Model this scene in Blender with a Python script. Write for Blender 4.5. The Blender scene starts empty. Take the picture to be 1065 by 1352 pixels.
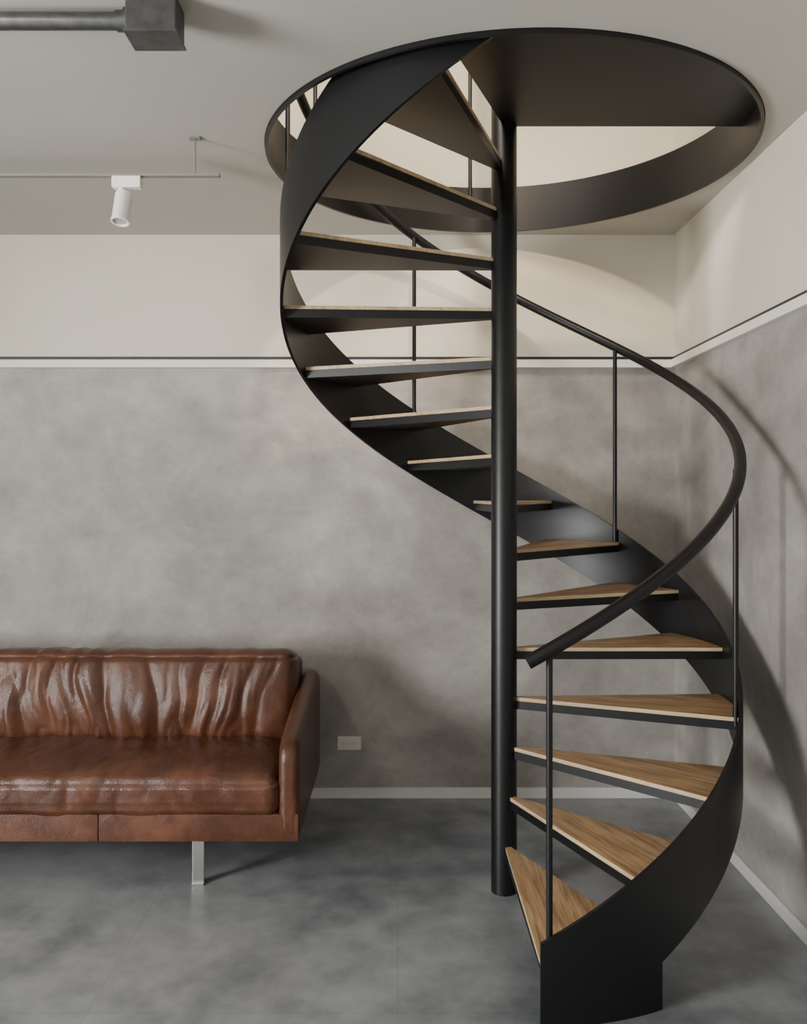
import bpy, bmesh, math
from mathutils import Vector, noise, Matrix
rad=math.radians
S=bpy.context.scene
COL=S.collection
# ------------------------------------------------------------ helpers
def link(o,parent=None):
    COL.objects.link(o)
    if parent: o.parent=parent
    return o
def empty(name,loc=(0,0,0)):
    e=bpy.data.objects.new(name,None); e.location=loc; e.empty_display_size=.1
    return link(e)
def mesh_obj(name,verts,faces,mat=None,parent=None,smooth=False,mats=None,fm=None):
    me=bpy.data.meshes.new(name); me.from_pydata(verts,[],faces); 
    for m in (mats or ([mat] if mat else [])): me.materials.append(m)
    if fm:
        for p,i in zip(me.polygons,fm): p.material_index=i
    bm=bmesh.new(); bm.from_mesh(me); bmesh.ops.recalc_face_normals(bm,faces=bm.faces); bm.to_mesh(me); bm.free()
    if smooth:
        me.polygons.foreach_set('use_smooth',[True]*len(me.polygons))
        me.set_sharp_from_angle(angle=rad(smooth if smooth is not True else 40))
    return link(bpy.data.objects.new(name,me),parent)
def box(name,x0,x1,y0,y1,z0,z1,mat,parent=None,bev=0):
    v=[(x,y,z) for x in(x0,x1) for y in(y0,y1) for z in(z0,z1)]
    f=[(0,1,3,2),(4,6,7,5),(0,4,5,1),(2,3,7,6),(0,2,6,4),(1,5,7,3)]
    o=mesh_obj(name,v,f,mat,parent)
    if bev:
        m=o.modifiers.new('b','BEVEL'); m.width=bev; m.segments=3
    return o
def tube(name,pts,r,mat,parent=None):
    c=bpy.data.curves.new(name,'CURVE'); c.dimensions='3D'; c.bevel_depth=r; c.bevel_resolution=6; c.use_fill_caps=True
    s=c.splines.new('POLY'); s.points.add(len(pts)-1)
    for p,q in zip(s.points,pts): p.co=(*q,1)
    s.use_smooth=True
    c.materials.append(mat)
    return link(bpy.data.objects.new(name,c),parent)
def lathe(name,prof,cx,cy,mat,parent=None,n=48):
    v=[];f=[]
    for (r,z) in prof:
        for i in range(n):
            a=2*math.pi*i/n; v.append((cx+r*math.cos(a),cy+r*math.sin(a),z))
    for k in range(len(prof)-1):
        for i in range(n):
            j=(i+1)%n; f.append((k*n+i,k*n+j,(k+1)*n+j,(k+1)*n+i))
    f.append(tuple(range(n))); f.append(tuple((len(prof)-1)*n+i for i in range(n)))
    return mesh_obj(name,v,f,mat,parent,smooth=True)
# ------------------------------------------------------------ materials
def newmat(name,col,rough=.5,metal=0,spec=.5):
    m=bpy.data.materials.new(name); m.use_nodes=True; nt=m.node_tree; b=nt.nodes['Principled BSDF']
    b.inputs['Base Color'].default_value=(*col,1); b.inputs['Roughness'].default_value=rough
    b.inputs['Metallic'].default_value=metal; b.inputs['Specular IOR Level'].default_value=spec
    return m,nt,b
def N(nt,t,**k):
    n=nt.nodes.new(t)
    for a,v in k.items():
        if a in n.inputs: n.inputs[a].default_value=v
        else: setattr(n,a,v)
    return n
def noise_ramp(nt,src,scale,detail,stops,rough=.55,dist=0):
    n=N(nt,'ShaderNodeTexNoise',Scale=scale,Detail=detail,Roughness=rough,Distortion=dist)
    nt.links.new(src,n.inputs['Vector'])
    r=N(nt,'ShaderNodeValToRGB'); e=r.color_ramp.elements
    e[0].position=stops[0][0]; e[0].color=(*stops[0][1],1)
    e[1].position=stops[-1][0]; e[1].color=(*stops[-1][1],1)
    for p,c in stops[1:-1]:
        el=e.new(p); el.color=(*c,1)
    nt.links.new(n.outputs['Fac'],r.inputs['Fac']); return n,r
def mapping(nt,scale=(1,1,1),coord='Object',loc=(0,0,0)):
    tc=N(nt,'ShaderNodeTexCoord'); mp=N(nt,'ShaderNodeMapping'); mp.inputs['Scale'].default_value=scale; mp.inputs['Location'].default_value=loc
    nt.links.new(tc.outputs[coord],mp.inputs['Vector']); return mp.outputs['Vector']
def mix(nt,a,b,fac,mode='MIX'):
    m=N(nt,'ShaderNodeMix'); m.data_type='RGBA'; m.blend_type=mode
    if isinstance(fac,(int,float)): m.inputs[0].default_value=fac
    else: nt.links.new(fac,m.inputs[0])
    nt.links.new(a,m.inputs[6]); nt.links.new(b,m.inputs[7]); return m.outputs[2]
def bump(nt,b,h,strength,dist=.01):
    bp=N(nt,'ShaderNodeBump'); bp.inputs['Strength'].default_value=strength; bp.inputs['Distance'].default_value=dist
    nt.links.new(h,bp.inputs['Height']); nt.links.new(bp.outputs['Normal'],b.inputs['Normal'])

# concrete plaster
M_conc,nt,b=newmat('concrete_plaster',(.3,.29,.27),.55)
v=mapping(nt,(1,1,1.15),loc=(.31,.17,.43))
n1,r1=noise_ramp(nt,v,1.5,12,[(.34,(.232,.216,.196)),(.46,(.300,.282,.258)),(.55,(.352,.332,.306)),(.68,(.43,.409,.380))],.68,.25)
n2,r2=noise_ramp(nt,v,6,10,[(.32,(.84,.84,.85)),(.68,(1.11,1.10,1.09))],.78,.1)
nt.links.new(mix(nt,r1.outputs['Color'],r2.outputs['Color'],1.0,'MULTIPLY'),b.inputs['Base Color'])
bump(nt,b,n2.outputs['Fac'],.15)
# cream paint
M_cream,nt,b=newmat('cream_paint',(.63,.60,.52),.7)
v=mapping(nt,loc=(.3,.2,.1)); n1,r1=noise_ramp(nt,v,1.2,5,[(.3,(.655,.61,.51)),(.7,(.715,.67,.57))]); nt.links.new(r1.outputs['Color'],b.inputs['Base Color'])
n2,_=noise_ramp(nt,v,60,4,[(0,(0,0,0)),(1,(1,1,1))]); bump(nt,b,n2.outputs['Fac'],.05,.004)
M_ceil,nt,b=newmat('ceiling_paint',(.47,.46,.42),.75)
v=mapping(nt,loc=(.3,.2,.1)); n1,r1=noise_ramp(nt,v,.9,5,[(.3,(.47,.455,.405)),(.7,(.52,.50,.45))]); nt.links.new(r1.outputs['Color'],b.inputs['Base Color'])
M_white,_,_=newmat('white_trim_paint',(.84,.80,.72),.45)
M_base,_,_=newmat('baseboard_paint',(.66,.65,.63),.4)
# floor
M_floor,nt,b=newmat('polished_concrete_floor',(.15,.155,.16),.30)
v=mapping(nt,loc=(3.23,5.41,2.37))
n1=N(nt,'ShaderNodeTexNoise',Scale=1.15,Detail=5,Roughness=.6); nt.links.new(v,n1.inputs['Vector'])
n2=N(nt,'ShaderNodeTexNoise',Scale=6.3,Detail=6,Roughness=.65); nt.links.new(v,n2.inputs['Vector'])
sm=N(nt,'ShaderNodeMath',operation='MULTIPLY_ADD'); nt.links.new(n2.outputs['Fac'],sm.inputs[0]); sm.inputs[1].default_value=.55; nt.links.new(n1.outputs['Fac'],sm.inputs[2])
r1=N(nt,'ShaderNodeMapRange'); r1.interpolation_type='SMOOTHSTEP'; r1.inputs[1].default_value=.50; r1.inputs[2].default_value=1.05
nt.links.new(sm.outputs[0],r1.inputs[0])
mm=N(nt,'ShaderNodeMix'); mm.data_type='RGBA'; nt.links.new(r1.outputs[0],mm.inputs[0])
mm.inputs[6].default_value=(.095,.107,.120,1); mm.inputs[7].default_value=(.31,.318,.322,1)
c=mm.outputs[2]
vb=mapping(nt,loc=(.0,.2,.37))
br=N(nt,'ShaderNodeTexBrick'); br.offset=0; br.inputs['Scale'].default_value=1; br.inputs['Mortar Size'].default_value=.0018
br.inputs['Brick Width'].default_value=.9; br.inputs['Row Height'].default_value=.9
br.inputs['Color1'].default_value=(1,1,1,1); br.inputs['Color2'].default_value=(.96,.96,.96,1); br.inputs['Mortar'].default_value=(.84,.84,.84,1)
nt.links.new(vb,br.inputs['Vector'])
c=mix(nt,c,br.outputs['Color'],1.0,'MULTIPLY'); nt.links.new(c,b.inputs['Base Color'])
# black steel
M_steel,nt,b=newmat('black_powder_steel',(.0040,.0043,.0050),.42,0,.42)
v=mapping(nt,loc=(.3,.2,.1)); n1,_=noise_ramp(nt,v,150,3,[(0,(0,0,0)),(1,(1,1,1))]); bump(nt,b,n1.outputs['Fac'],.04,.002)
# wood
def wood(name,dark,mid,light,g=.8):
    m,nt,b=newmat(name,mid,.42)
    v=mapping(nt,(1.2,12,12),loc=(.1,.2,.37))
    n1,r1=noise_ramp(nt,v,2.2,10,[(.3,dark),(.5,mid),(.7,light)],.65,1.5)
    v2=mapping(nt,(2.2,55,40),loc=(.1,.2,.37)); n2,r2=noise_ramp(nt,v2,1.5,6,[(.38,(.45,.40,.35)),(.5,(.9,.88,.86)),(.62,(1.15,1.15,1.15))],.65,.8)
    nt.links.new(mix(nt,r1.outputs['Color'],r2.outputs['Color'],g,'MULTIPLY'),b.inputs['Base Color'])
    bump(nt,b,n2.outputs['Fac'],.15,.003); return m
M_wood=wood('oak_tread',(.33,.185,.085),(.49,.305,.152),(.60,.41,.225))
M_edge=wood('oak_edge',(.42,.30,.17),(.53,.395,.24),(.60,.47,.31),.4)
# leather
M_leather,nt,b=newmat('brown_leather',(.12,.03,.014),.34)
v=mapping(nt)
n1,r1=noise_ramp(nt,v,5,8,[(.32,(.048,.0158,.0074)),(.52,(.084,.0285,.0126)),(.72,(.150,.056,.0275))],.65)
nt.links.new(r1.outputs['Color'],b.inputs['Base Color'])
rr=N(nt,'ShaderNodeMapRange'); rr.inputs[1].default_value=.3; rr.inputs[2].default_value=.7; rr.inputs[3].default_value=.27; rr.inputs[4].default_value=.40
nt.links.new(n1.outputs['Fac'],rr.inputs[0]); nt.links.new(rr.outputs[0],b.inputs['Roughness'])
vo=N(nt,'ShaderNodeTexVoronoi',Scale=260); nt.links.new(v,vo.inputs['Vector'])
n2=N(nt,'ShaderNodeTexNoise',Scale=20,Detail=6,Distortion=.6); nt.links.new(v,n2.inputs['Vector'])
ad=N(nt,'ShaderNodeMath',operation='MULTIPLY_ADD'); nt.links.new(n2.outputs['Fac'],ad.inputs[0]); ad.inputs[1].default_value=4; nt.links.new(vo.outputs['Distance'],ad.inputs[2])
bump(nt,b,ad.outputs[0],.28,.003)
M_chrome,_,_=newmat('brushed_metal',(.6,.59,.56),.3,1)
M_galv,nt,b=newmat('galvanised_conduit',(.20,.20,.20),.42,.7)
v=mapping(nt,loc=(.3,.2,.1)); n1,r1=noise_ramp(nt,v,25,5,[(.3,(.075,.075,.075)),(.7,(.13,.13,.13))]); nt.links.new(r1.outputs['Color'],b.inputs['Base Color'])
M_wht,_,_=newmat('white_plastic',(.85,.84,.81),.35)
M_slot,_,_=newmat('dark_slot',(.3,.3,.3),.5)
M_lens,_,_=newmat('lamp_lens',(.5,.5,.5),.15)
M_blk,_,_=newmat('black_strip',(.012,.012,.012),.45)
M_track,_,_=newmat('grey_track',(.2,.2,.19),.4)

# ------------------------------------------------------------ layout numbers
EYE=1.5; F=1140.; 
YB=4.275; XR=1.369; XL=-4.0; YF=-3.2; ZC=2.786; ZF2=2.944; ZTOP=5.5; ZT=2.165
PX,PY=.402,3.27; RS=.835; RR=.906
RCX,RCY=.411,3.284   # centre of the round ceiling opening
# ------------------------------------------------------------ room
T=.15
def split_wall(name,x0,x1,y0,y1):
    v=[];f=[];fm=[]
    zs=[0,ZT-.01,ZTOP]
    for z in zs: v+=[(x0,y0,z),(x1,y0,z),(x1,y1,z),(x0,y1,z)]
    for k in (0,1):
        for i in range(4):
            j=(i+1)%4; f.append((k*4+i,k*4+j,(k+1)*4+j,(k+1)*4+i)); fm.append(k)
    f.append((0,1,2,3)); fm.append(0); f.append((8,9,10,11)); fm.append(1)
    return mesh_obj(name,v,f,mats=[M_conc,M_cream],fm=fm)
split_wall('wall_back',XL-T,XR+T,YB,YB+T)
split_wall('wall_right',XR,XR+T,YF,YB)
Q=[(0,1,3,2),(4,6,7,5),(0,4,5,1),(2,3,7,6),(0,2,6,4),(1,5,7,3)]
def multibox(name,bs,mat):
    v=[];f=[]
    for (x0,x1,y0,y1,z0,z1) in bs:
        k=len(v); v+=[(x,y,z) for x in(x0,x1) for y in(y0,y1) for z in(z0,z1)]
        f+=[tuple(k+i for i in q) for q in Q]
    return mesh_obj(name,v,f,mat)
# left wall and front wall (behind the camera), with window openings; the front one is added to light the back wall
WY0,WY1,WZ0,WZ1=-.5,.9,.6,2.1
multibox('wall_left',[(XL-T,XL,a,b_,c_,d) for a,b_,c_,d in [(YF,WY0,0,ZTOP),(WY1,YB,0,ZTOP),(WY0,WY1,0,WZ0),(WY0,WY1,WZ1,ZTOP)]],M_cream)
FX0,FX1=-3.6,-1.0
FZ1=2.4
multibox('wall_front',[(a,b_,YF-T,YF,c_,d) for a,b_,c_,d in [(XL-T,FX0,0,ZTOP),(FX1,XR+T,0,ZTOP),(FX0,FX1,0,WZ0),(FX0,FX1,FZ1,ZTOP)]],M_cream)
win=empty('window_1')
wm=(WY0+WY1)/2
for i,(a,c_,d,e) in enumerate([(WY0,WY1,WZ0,WZ0+.05),(WY0,WY1,WZ1-.05,WZ1),(WY0,WY0+.05,WZ0,WZ1),(WY1-.05,WY1,WZ0,WZ1),(wm-.02,wm+.02,WZ0,WZ1)]):
    box('frame_%d'%(i+1),XL-.10,XL-.04,a,c_,d,e,M_blk,win)
win=empty('added_front_window')  # unseen window added behind the camera for extra light on the back wall
fm_=(FX0+FX1)/2
for i,(a,c_,d,e) in enumerate([(FX0,FX1,WZ0,WZ0+.06),(FX0,FX1,FZ1-.06,FZ1),(FX0,FX0+.06,WZ0,FZ1),(FX1-.06,FX1,WZ0,FZ1),(fm_-.03,fm_+.03,WZ0,FZ1)]):
    box('frame_%d'%(i+1),a,c_,YF-.10,YF-.04,d,e,M_blk,win)
box('floor',XL-T,XR+T,YF-T,YB+T,-.12,0,M_floor)
def slab(name,z0,z1,R,mats):
    X0,X1,Y0,Y1=XL,XR,YF,YB
    angs=sorted(set([2*math.pi*i/144 for i in range(144)]+[math.atan2(y-RCY,x-RCX)%(2*math.pi) for x in(X0,X1) for y in(Y0,Y1)]))
    v=[];n=len(angs)
    for a in angs:
        c_,s_=math.cos(a),math.sin(a); t=1e9
        if c_>1e-9: t=min(t,(X1-RCX)/c_)
        if c_<-1e-9: t=min(t,(X0-RCX)/c_)
        if s_>1e-9: t=min(t,(Y1-RCY)/s_)
        if s_<-1e-9: t=min(t,(Y0-RCY)/s_)
        for (r,z) in((R,z0),(t,z0),(R,z1),(t,z1)): v.append((RCX+r*c_,RCY+r*s_,z))
    f=[];fm=[]
    for i in range(n):
        j=(i+1)%n;a,b_=4*i,4*j
        f+=[(a,a+1,b_+1,b_),(a+2,b_+2,b_+3,a+3),(a,b_,b_+2,a+2),(a+1,a+3,b_+3,b_+1)]; fm+=[0,1,0,0]
    return mesh_obj(name,v,f,mats=mats,fm=fm)
slab('ceiling',ZC,ZF2-.004,RR+.002,[M_ceil,M_floor])
box('ceiling_upper',XL-T,XR+T,YF-T,YB+T,ZTOP,ZTOP+.1,M_cream)
def trimset(name,boxes):
    e=empty(name)
    for (nm,*bb,m) in boxes: box(nm,*bb,m,e,bev=.0015)
trimset('trim_1',[('white_profile',XL,XR-.028,YB-.028,YB,2.126,2.163,M_white),('black_reveal',XL,XR-.012,YB-.012,YB,2.169,2.181,M_blk),('gap_strip',XL,XR-.006,YB-.006,YB,2.163,2.169,M_white)])
trimset('trim_2',[('white_profile',XR-.028,XR,YF,YB,2.126,2.163,M_white),('black_reveal',XR-.012,XR,YF,YB,2.169,2.181,M_blk),('gap_strip',XR-.006,XR,YF,YB,2.163,2.169,M_white)])
box('baseboard_back',XL,XR-.012,YB-.012,YB,0,.052,M_base,bev=.002)
box('baseboard_right',XR-.012,XR,YF,YB,0,.052,M_base,bev=.002)

# ------------------------------------------------------------ spiral staircase
st=empty('spiral_staircase')
RISE=.184; STEP=22.5; K=RISE/STEP
def P(r,th,z): return (PX+r*math.cos(rad(th)),PY+r*math.sin(rad(th)),z)
def PR(r,th,z): return (RCX+r*math.cos(rad(th)),RCY+r*math.sin(rad(th)),z)
lathe('center_pole',[(.0485,0),(.0485,3.95),(.044,3.96)],PX,PY,M_steel,st)
def band(name,t0,t1,zlo,zhi,r0,r1,n):
    v=[];f=[]
    for i in range(n+1):
        t=t0+(t1-t0)*i/n; a,b_=zlo(t),zhi(t)
        v+=[P(r0,t,a),P(r1,t,a),P(r1,t,b_),P(r0,t,b_)]
    for i in range(n):
        a=4*i;c_=a+4
        for k in range(4):
            l=(k+1)%4; f.append((a+k,a+l,c_+l,c_+k))
    f+= [(0,1,2,3),tuple(4*n+k for k in range(4))]
    return mesh_obj(name,v,f,M_steel,st,smooth=True)
base=lambda t: RISE+K*(t+90)
ztop=lambda t: min(base(t)+.05,2.98)
zlow=lambda t: base(t)-.258
band('stringer_foot',-90,-64,lambda t:0.0,ztop,RS-.006,RS+.006,20)
band('stringer',-64,268,zlow,ztop,RS-.006,RS+.006,240)
v=[];f=[];n=160
for i in range(n):
    t=360*i/n
    v+=[PR(RR-.012,t,2.772),PR(RR,t,2.772),PR(RR,t,2.985),PR(RR-.012,t,2.985)]
for i in range(n):
    a=4*i;c_=4*((i+1)%n)
    for k in range(4):
        l=(k+1)%4; f.append((a+k,a+l,c_+l,c_+k))
mesh_obj('opening_ring',v,f,M_steel,st,smooth=True)
def sector(a0,a1,r0,r1,z0,z1,n=8):
    pts=[]
    for i in range(n+1): a=rad(a0+(a1-a0)*i/n); pts.append((r1*math.cos(a),r1*math.sin(a)))
    for i in range(3): a=rad(a1+(a0-a1)*i/2); pts.append((r0*math.cos(a),r0*math.sin(a)))
    m=len(pts); v=[(x,y,z0) for x,y in pts]+[(x,y,z1) for x,y in pts]
    f=[tuple(range(m)),tuple(range(m,2*m))]+[(i,(i+1)%m,m+(i+1)%m,m+i) for i in range(m)]
    return v,f
for nstep in range(1,16):
    th=-90+STEP*(nstep-1); z=RISE*nstep
    W=25.5
    v1,f1=sector(0,W,.046,RS-.008,-.013,0)
    fm=[0]*len(f1); fm[2+len(v1)//2-1]=1; fm[2+8]=1
    o=mesh_obj('tread_wood_%d'%nstep,v1,f1,parent=st,mats=[M_wood,M_edge],fm=fm)
    v2,f2=sector(.35,W-.35,.046,RS-.006,-.044,-.013)
    o2=mesh_obj('tread_tray_%d'%nstep,v2,f2,M_steel,st)
    for q in (o,o2):
        q.location=(PX,PY,z); q.rotation_euler=(0,0,rad(th))
# landing plate: sector from the pole out to the ring
pts=[]
for i in range(45):
    a=rad(248+112*i/44); dx,dy=math.cos(a),math.sin(a); ox_,oy_=PX-RCX,PY-RCY
    bq=ox_*dx+oy_*dy; cq=ox_*ox_+oy_*oy_-(RR-.010)**2; r=-bq+math.sqrt(bq*bq-cq)
    pts.append((PX+r*dx,PY+r*dy))
for a in (360,304,248): pts.append((PX+.046*math.cos(rad(a)),PY+.046*math.sin(rad(a))))
m_=len(pts); v1=[(x,y,ZF2-.05) for x,y in pts]+[(x,y,ZF2) for x,y in pts]
f1=[tuple(range(m_)),tuple(range(m_,2*m_))]+[(i,(i+1)%m_,m_+(i+1)%m_,m_+i) for i in range(m_)]
mesh_obj('landing_plate',v1,f1,M_steel,st)
zr=lambda t: 1.062+K*(t+88)
tube('handrail',[P(RS-.003,-92.5+i*2,zr(-92.5+i*2)) for i in range(172)],.0205,M_steel,st)
for i,(t,zb) in enumerate([(-88,.184),(-22.0,RISE*4),(46,RISE*7),(113.5,RISE*10),(181,RISE*13)]):
    p=P(RS-.018,t,0)
    tube('baluster_%d'%(i+1),[(p[0],p[1],zb-.03),(p[0],p[1],zr(t)-.014)],.0095,M_steel,st)
for i,t in enumerate((94,150,205)):
    p=PR(RR-.02,t,0); tube('upper_baluster_%d'%(i+1),[(p[0],p[1],2.90),(p[0],p[1],3.93)],.0095,M_steel,st)
tube('upper_handrail',[PR(RR-.02,94+i*2,3.93) for i in range(78)],.0205,M_steel,st)

# ------------------------------------------------------------ sofa
so=empty('leather_sofa')
def rbox(name,c,h,r,step,mat,parent,disp=None,rot=0):
    ns=[max(4,int(2*k/step)) for k in h]
    vd={};v=[];f=[]
    def vid(p):
        k=tuple(round(x,5) for x in p)
        if k not in vd: vd[k]=len(v); v.append(p)
        return vd[k]
    for ax in range(3):
        a,b_=[i for i in range(3) if i!=ax]
        for sgn in(-1,1):
            for i in range(ns[a]):
                for j in range(ns[b_]):
                    q=[]
                    for (di,dj) in((0,0),(1,0),(1,1),(0,1)):
                        p=[0,0,0]; p[ax]=sgn*h[ax]; p[a]=-h[a]+2*h[a]*(i+di)/ns[a]; p[b_]=-h[b_]+2*h[b_]*(j+dj)/ns[b_]
                        q.append(vid(tuple(p)))
                    f.append(tuple(q))
    out=[]
    cr,sr=math.cos(rot),math.sin(rot)
    for p in v:
        q=Vector([max(-(h[i]-r),min(h[i]-r,p[i])) for i in range(3)]); d=Vector(p)-q
        nrm=d.normalized() if d.length>1e-6 else Vector((0,0,1))
        w=q+nrm*r if d.length>1e-6 else Vector(p)
        if disp: w=w+disp(w,nrm,h)
        y=w.y*cr-w.z*sr; z=w.y*sr+w.z*cr
        out.append((c[0]+w.x,c[1]+y,c[2]+z))
    return mesh_obj(name,out,f,mat,parent,smooth=75)
SX1=-.372; SX0=-2.47; AT=.080
def billow(x,y,z,k=.82): return min(1,(abs(noise.noise(Vector((x,y,z))))*2.2)**k)
def disp_back(w,n,h):
    u=w.x/h[0]; t=w.z/h[2]
    bul=.045*(1-u**8)*(1-t*t)
    wx=w.x+.05*noise.noise(Vector((w.x*4,w.z*5,3)))+.20*w.z*math.sin(w.x*5+1)
    low=.6+.6*max(0,-t+.3)
    cen=max(.25,.8+.8*noise.noise(Vector((w.x*2.6,w.z*2,5))))
    topfade=1 if t<.72 else max(.45,1-(t-.72)/.2)
    a=(.022*billow(wx*8,w.z*1.9,1.3)+.011*billow(wx*19,w.z*4.0,7.7)*low)*cen*topfade
    s=-.010*math.exp(-((w.z-h[2]*.80)/.006)**2)
    e=max(0,1-abs(u)**12)
    return n*(bul+(a-.011)*e+s)
def disp_seat(w,n,h):
    u=w.x/h[0]; t=w.y/h[1]
    bul=(.028*(1-u**8)*(1-t**4)) if n.z>.3 else .010
    wx=w.x+.08*noise.noise(Vector((w.x*3,w.y*4,2)))
    cen=max(.2,.7+.8*noise.noise(Vector((w.x*2.2,w.y*3,1))))
    back=.6+.8*max(0,t)
    a=(.015*billow(wx*5.5,w.y*2.4+w.z*3,4.1)+.008*billow(wx*13,w.y*6+w.z*6,9.1))*cen*back
    e=max(0,1-abs(u)**14)
    s=-.005*math.exp(-((w.z+h[2]*.45)/.006)**2) if n.y<-.5 else 0
    return n*(bul+(a-.009)*e+s)
xm=(SX0+SX1)/2; ihw=(SX1-SX0)/2-AT
def disp_s(w,n,h): return n*.0025*noise.noise(w*9)
xs=[SX0+.005,-1.73,-1.13,SX1-.003]
for i in range(3):
    a,b_=xs[i],xs[i+1]; rbox('base_panel_%d'%(i+1),((a+b_)/2,3.69,.2425),((b_-a)/2-.0002,.435,.0525),.006,.03,M_leather,so)
rbox('seat_cushion',(xm,3.58,.362),(ihw-.003,.335,.076),.045,.010,M_leather,so,disp_seat)
rbox('back_cushion',(xm,3.86,.607),(ihw+.006,.105,.208),.07,.008,M_leather,so,disp_back,rot=rad(-7))
rbox('back_frame',(xm,4.06,.50),(ihw,.065,.24),.03,.03,M_leather,so,disp_s)
def arm(name,x0,x1):
    prof=[(3.255,.19),(4.14,.19),(4.16,.60),(4.13,.655),(4.08,.665),(3.85,.645),(3.55,.605),(3.36,.578),(3.30,.562),(3.265,.535),(3.25,.49)]
    n=len(prof)
    v=[(x0,y,z) for y,z in prof]+[(x1,y,z) for y,z in prof]
    f=[tuple(range(n)),tuple(range(n,2*n))]+[(i,(i+1)%n,n+(i+1)%n,n+i) for i in range(n)]
    o=mesh_obj(name,v,f,M_leather,so)
    m=o.modifiers.new('b','BEVEL'); m.width=.030; m.segments=6; m.limit_method='ANGLE'; m.angle_limit=rad(50)
    for p in o.data.polygons: p.use_smooth=True
    o.data.set_sharp_from_angle(angle=rad(60))
    o.modifiers.new('w','WEIGHTED_NORMAL')
arm('arm_right',SX1-AT,SX1); arm('arm_left',SX0,SX0+AT)
for i,(x,y) in enumerate([(-.768,3.33),(-.768,4.0),(-2.07,3.33),(-2.07,4.0)]):
    box('leg_%d'%(i+1),x-.023,x+.023,y-.007,y+.007,0,.195,M_chrome,so,bev=.002)
    box('leg_foot_%d'%(i+1),x-.023,x+.023,y-.02,y+.02,0,.006,M_chrome,so)

# ------------------------------------------------------------ wall outlet
ou=empty('wall_outlet')
ox=(461-525)/F*YB; oz=EYE-(981-653)/F*YB
box('plate',ox-.059,ox+.059,YB-.009,YB,oz-.034,oz+.034,M_wht,ou,bev=.004)
box('socket_panel',ox-.04,ox+.04,YB-.011,YB-.008,oz-.022,oz+.022,M_white,ou,bev=.001)
for k in (-1,1):
    for d in(-.006,.006): box('slot',ox+k*.02+d-.001,ox+k*.02+d+.001,YB-.0115,YB-.0105,oz-.005,oz+.005,M_slot,ou)

# ------------------------------------------------------------ ceiling conduit with junction box
co=empty('electrical_conduit')
box('junction_box',-.700,-.570,2.215,2.310,2.694,ZC,M_galv,co,bev=.003)
box('box_lid',-.704,-.566,2.211,2.314,2.688,2.694,M_galv,co,bev=.0015)
def xcyl(name,x0,x1,y,z,r,mat,parent): return tube(name,[(x0,y,z),(x1,y,z)],r,mat,parent)
xcyl('pipe',XL,-.70,2.262,2.740,.0225,M_galv,co)
xcyl('coupling',-.735,-.70,2.262,2.740,.027,M_galv,co)
xcyl('lock_nut',-.712,-.70,2.262,2.740,.034,M_galv,co)
for i,x in enumerate((-1.6,-2.6,-3.6)): box('pipe_clip_%d'%(i+1),x-.012,x+.012,2.232,2.288,2.715,ZC,M_galv,co)

# ------------------------------------------------------------ track light
tr=empty('track_light'); ty=3.11; tz=2.648
box('rail',-3.2,-.64,ty-.012,ty+.012,tz-.004,tz+.006,M_track,tr,bev=.001)
for i,x in enumerate((-.73,-2.2)):
    tube('suspension_rod_%d'%(i+1),[(x,ty,tz),(x,ty,ZC)],.003,M_track,tr)
    box('ceiling_mount_%d'%(i+1),x-.02,x+.02,ty-.015,ty+.015,ZC-.006,ZC,M_track,tr)
lx=(168-525)/F*ty
box('adapter',lx-.052,lx+.052,ty-.018,ty+.018,tz-.046,tz-.004,M_wht,tr,bev=.004)
box('pivot_arm',lx-.030,lx-.012,ty-.012,ty+.012,tz-.075,tz-.045,M_wht,tr,bev=.003)
h=lathe('spot_head',[(.012,.058),(.028,.055),(.031,.046),(.031,-.05),(.033,-.054),(.033,-.062),(.027,-.062),(.024,-.05)],0,0,M_wht,tr)
h.location=(lx-.018,ty,tz-.112); h.rotation_euler=(rad(-14),rad(3),0)
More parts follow.
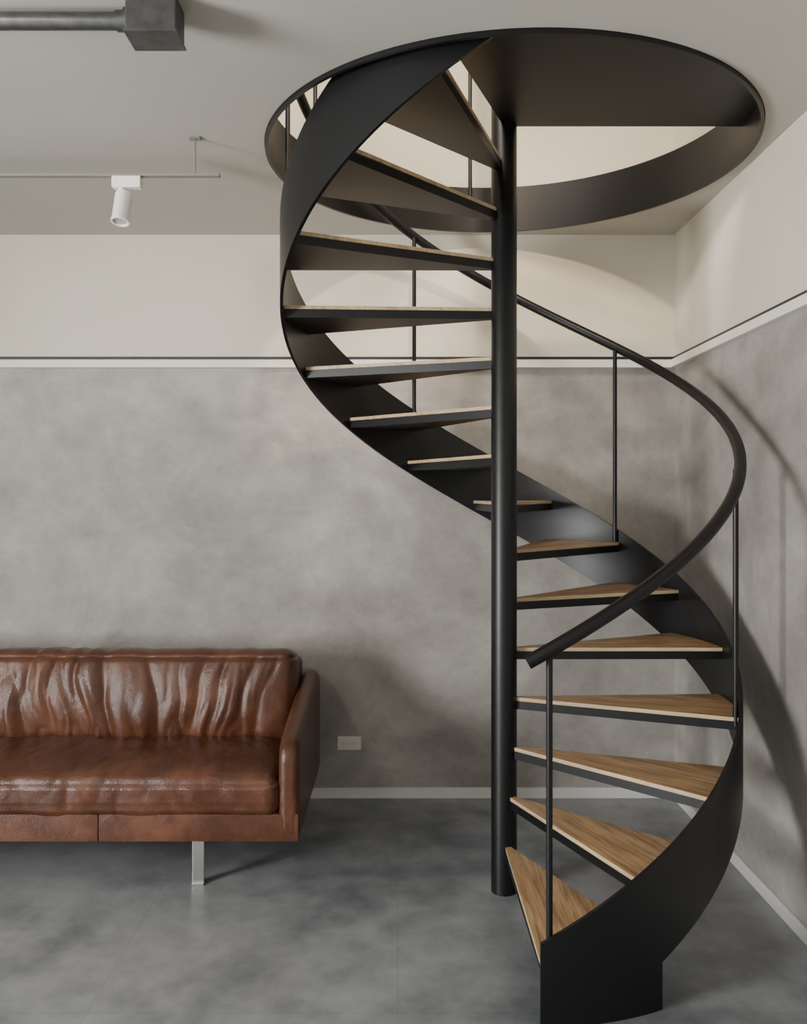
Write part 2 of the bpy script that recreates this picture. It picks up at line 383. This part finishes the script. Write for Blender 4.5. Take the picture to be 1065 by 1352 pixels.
h2=lathe('spot_lens',[(.0,-.049),(.025,-.052),(.025,-.056)],0,0,M_lens,tr); h2.location=h.location; h2.rotation_euler=h.rotation_euler

# ------------------------------------------------------------ lights
def area(name,loc,rot,sx,sy,p,col):
    l=bpy.data.lights.new(name,'AREA'); l.shape='RECTANGLE'; l.size=sx; l.size_y=sy; l.energy=p; l.color=col
    o=bpy.data.objects.new(name,l); o.location=loc; o.rotation_euler=rot; return link(o)
area('window_daylight',(XL-.12,wm,(WZ0+WZ1)/2),(0,rad(-90),0),WZ1-WZ0,WY1-WY0,490,(.985,.985,.98))
area('front_fill_light',(fm_,YF-.12,(WZ0+FZ1)/2),(rad(90),0,0),2.6,1.8,20,(.96,.98,1))  # added weak fill in the invented front window, aimed at the back wall
area('upper_room_light',(-.9,1.6,5.4),(0,0,0),1.5,1.5,260,(1,.90,.78))
def spot(name,loc,tgt,p,col,size,blend,soft):
    l=bpy.data.lights.new(name,'SPOT'); l.energy=p; l.color=col; l.shadow_soft_size=soft; l.spot_size=rad(size); l.spot_blend=blend
    o=link(bpy.data.objects.new(name,l)); o.location=loc
    o.rotation_euler=(Vector(tgt)-Vector(loc)).to_track_quat('-Z','Y').to_euler()
spot('upper_spot_light',(.25,.7,4.7),(.25,3.4,2.9),380,(1,.76,.55),46,.8,.10)
spot('back_wall_fill_spot',(-1.6,1.0,2.6),(-.70,4.27,1.75),95,(1,.91,.78),62,1,.15)  # added off-frame spot brightening the back wall; not mounted on the modelled track
w=bpy.data.worlds.new('world'); S.world=w; w.use_nodes=True
bg=w.node_tree.nodes['Background']; bg.inputs['Color'].default_value=(.75,.85,1,1); bg.inputs['Strength'].default_value=1.0

# ------------------------------------------------------------ camera
cd=bpy.data.cameras.new('camera'); cam=bpy.data.objects.new('camera',cd); link(cam)
cam.location=(0,0,EYE); cam.rotation_euler=(rad(90),0,0)
cd.sensor_fit='VERTICAL'; cd.sensor_height=36; cd.sensor_width=36; cd.lens=F*36/1352
cd.shift_x=(532.5-525)/1352; cd.shift_y=-(676-653)/1352
cd.clip_start=.05
S.camera=cam
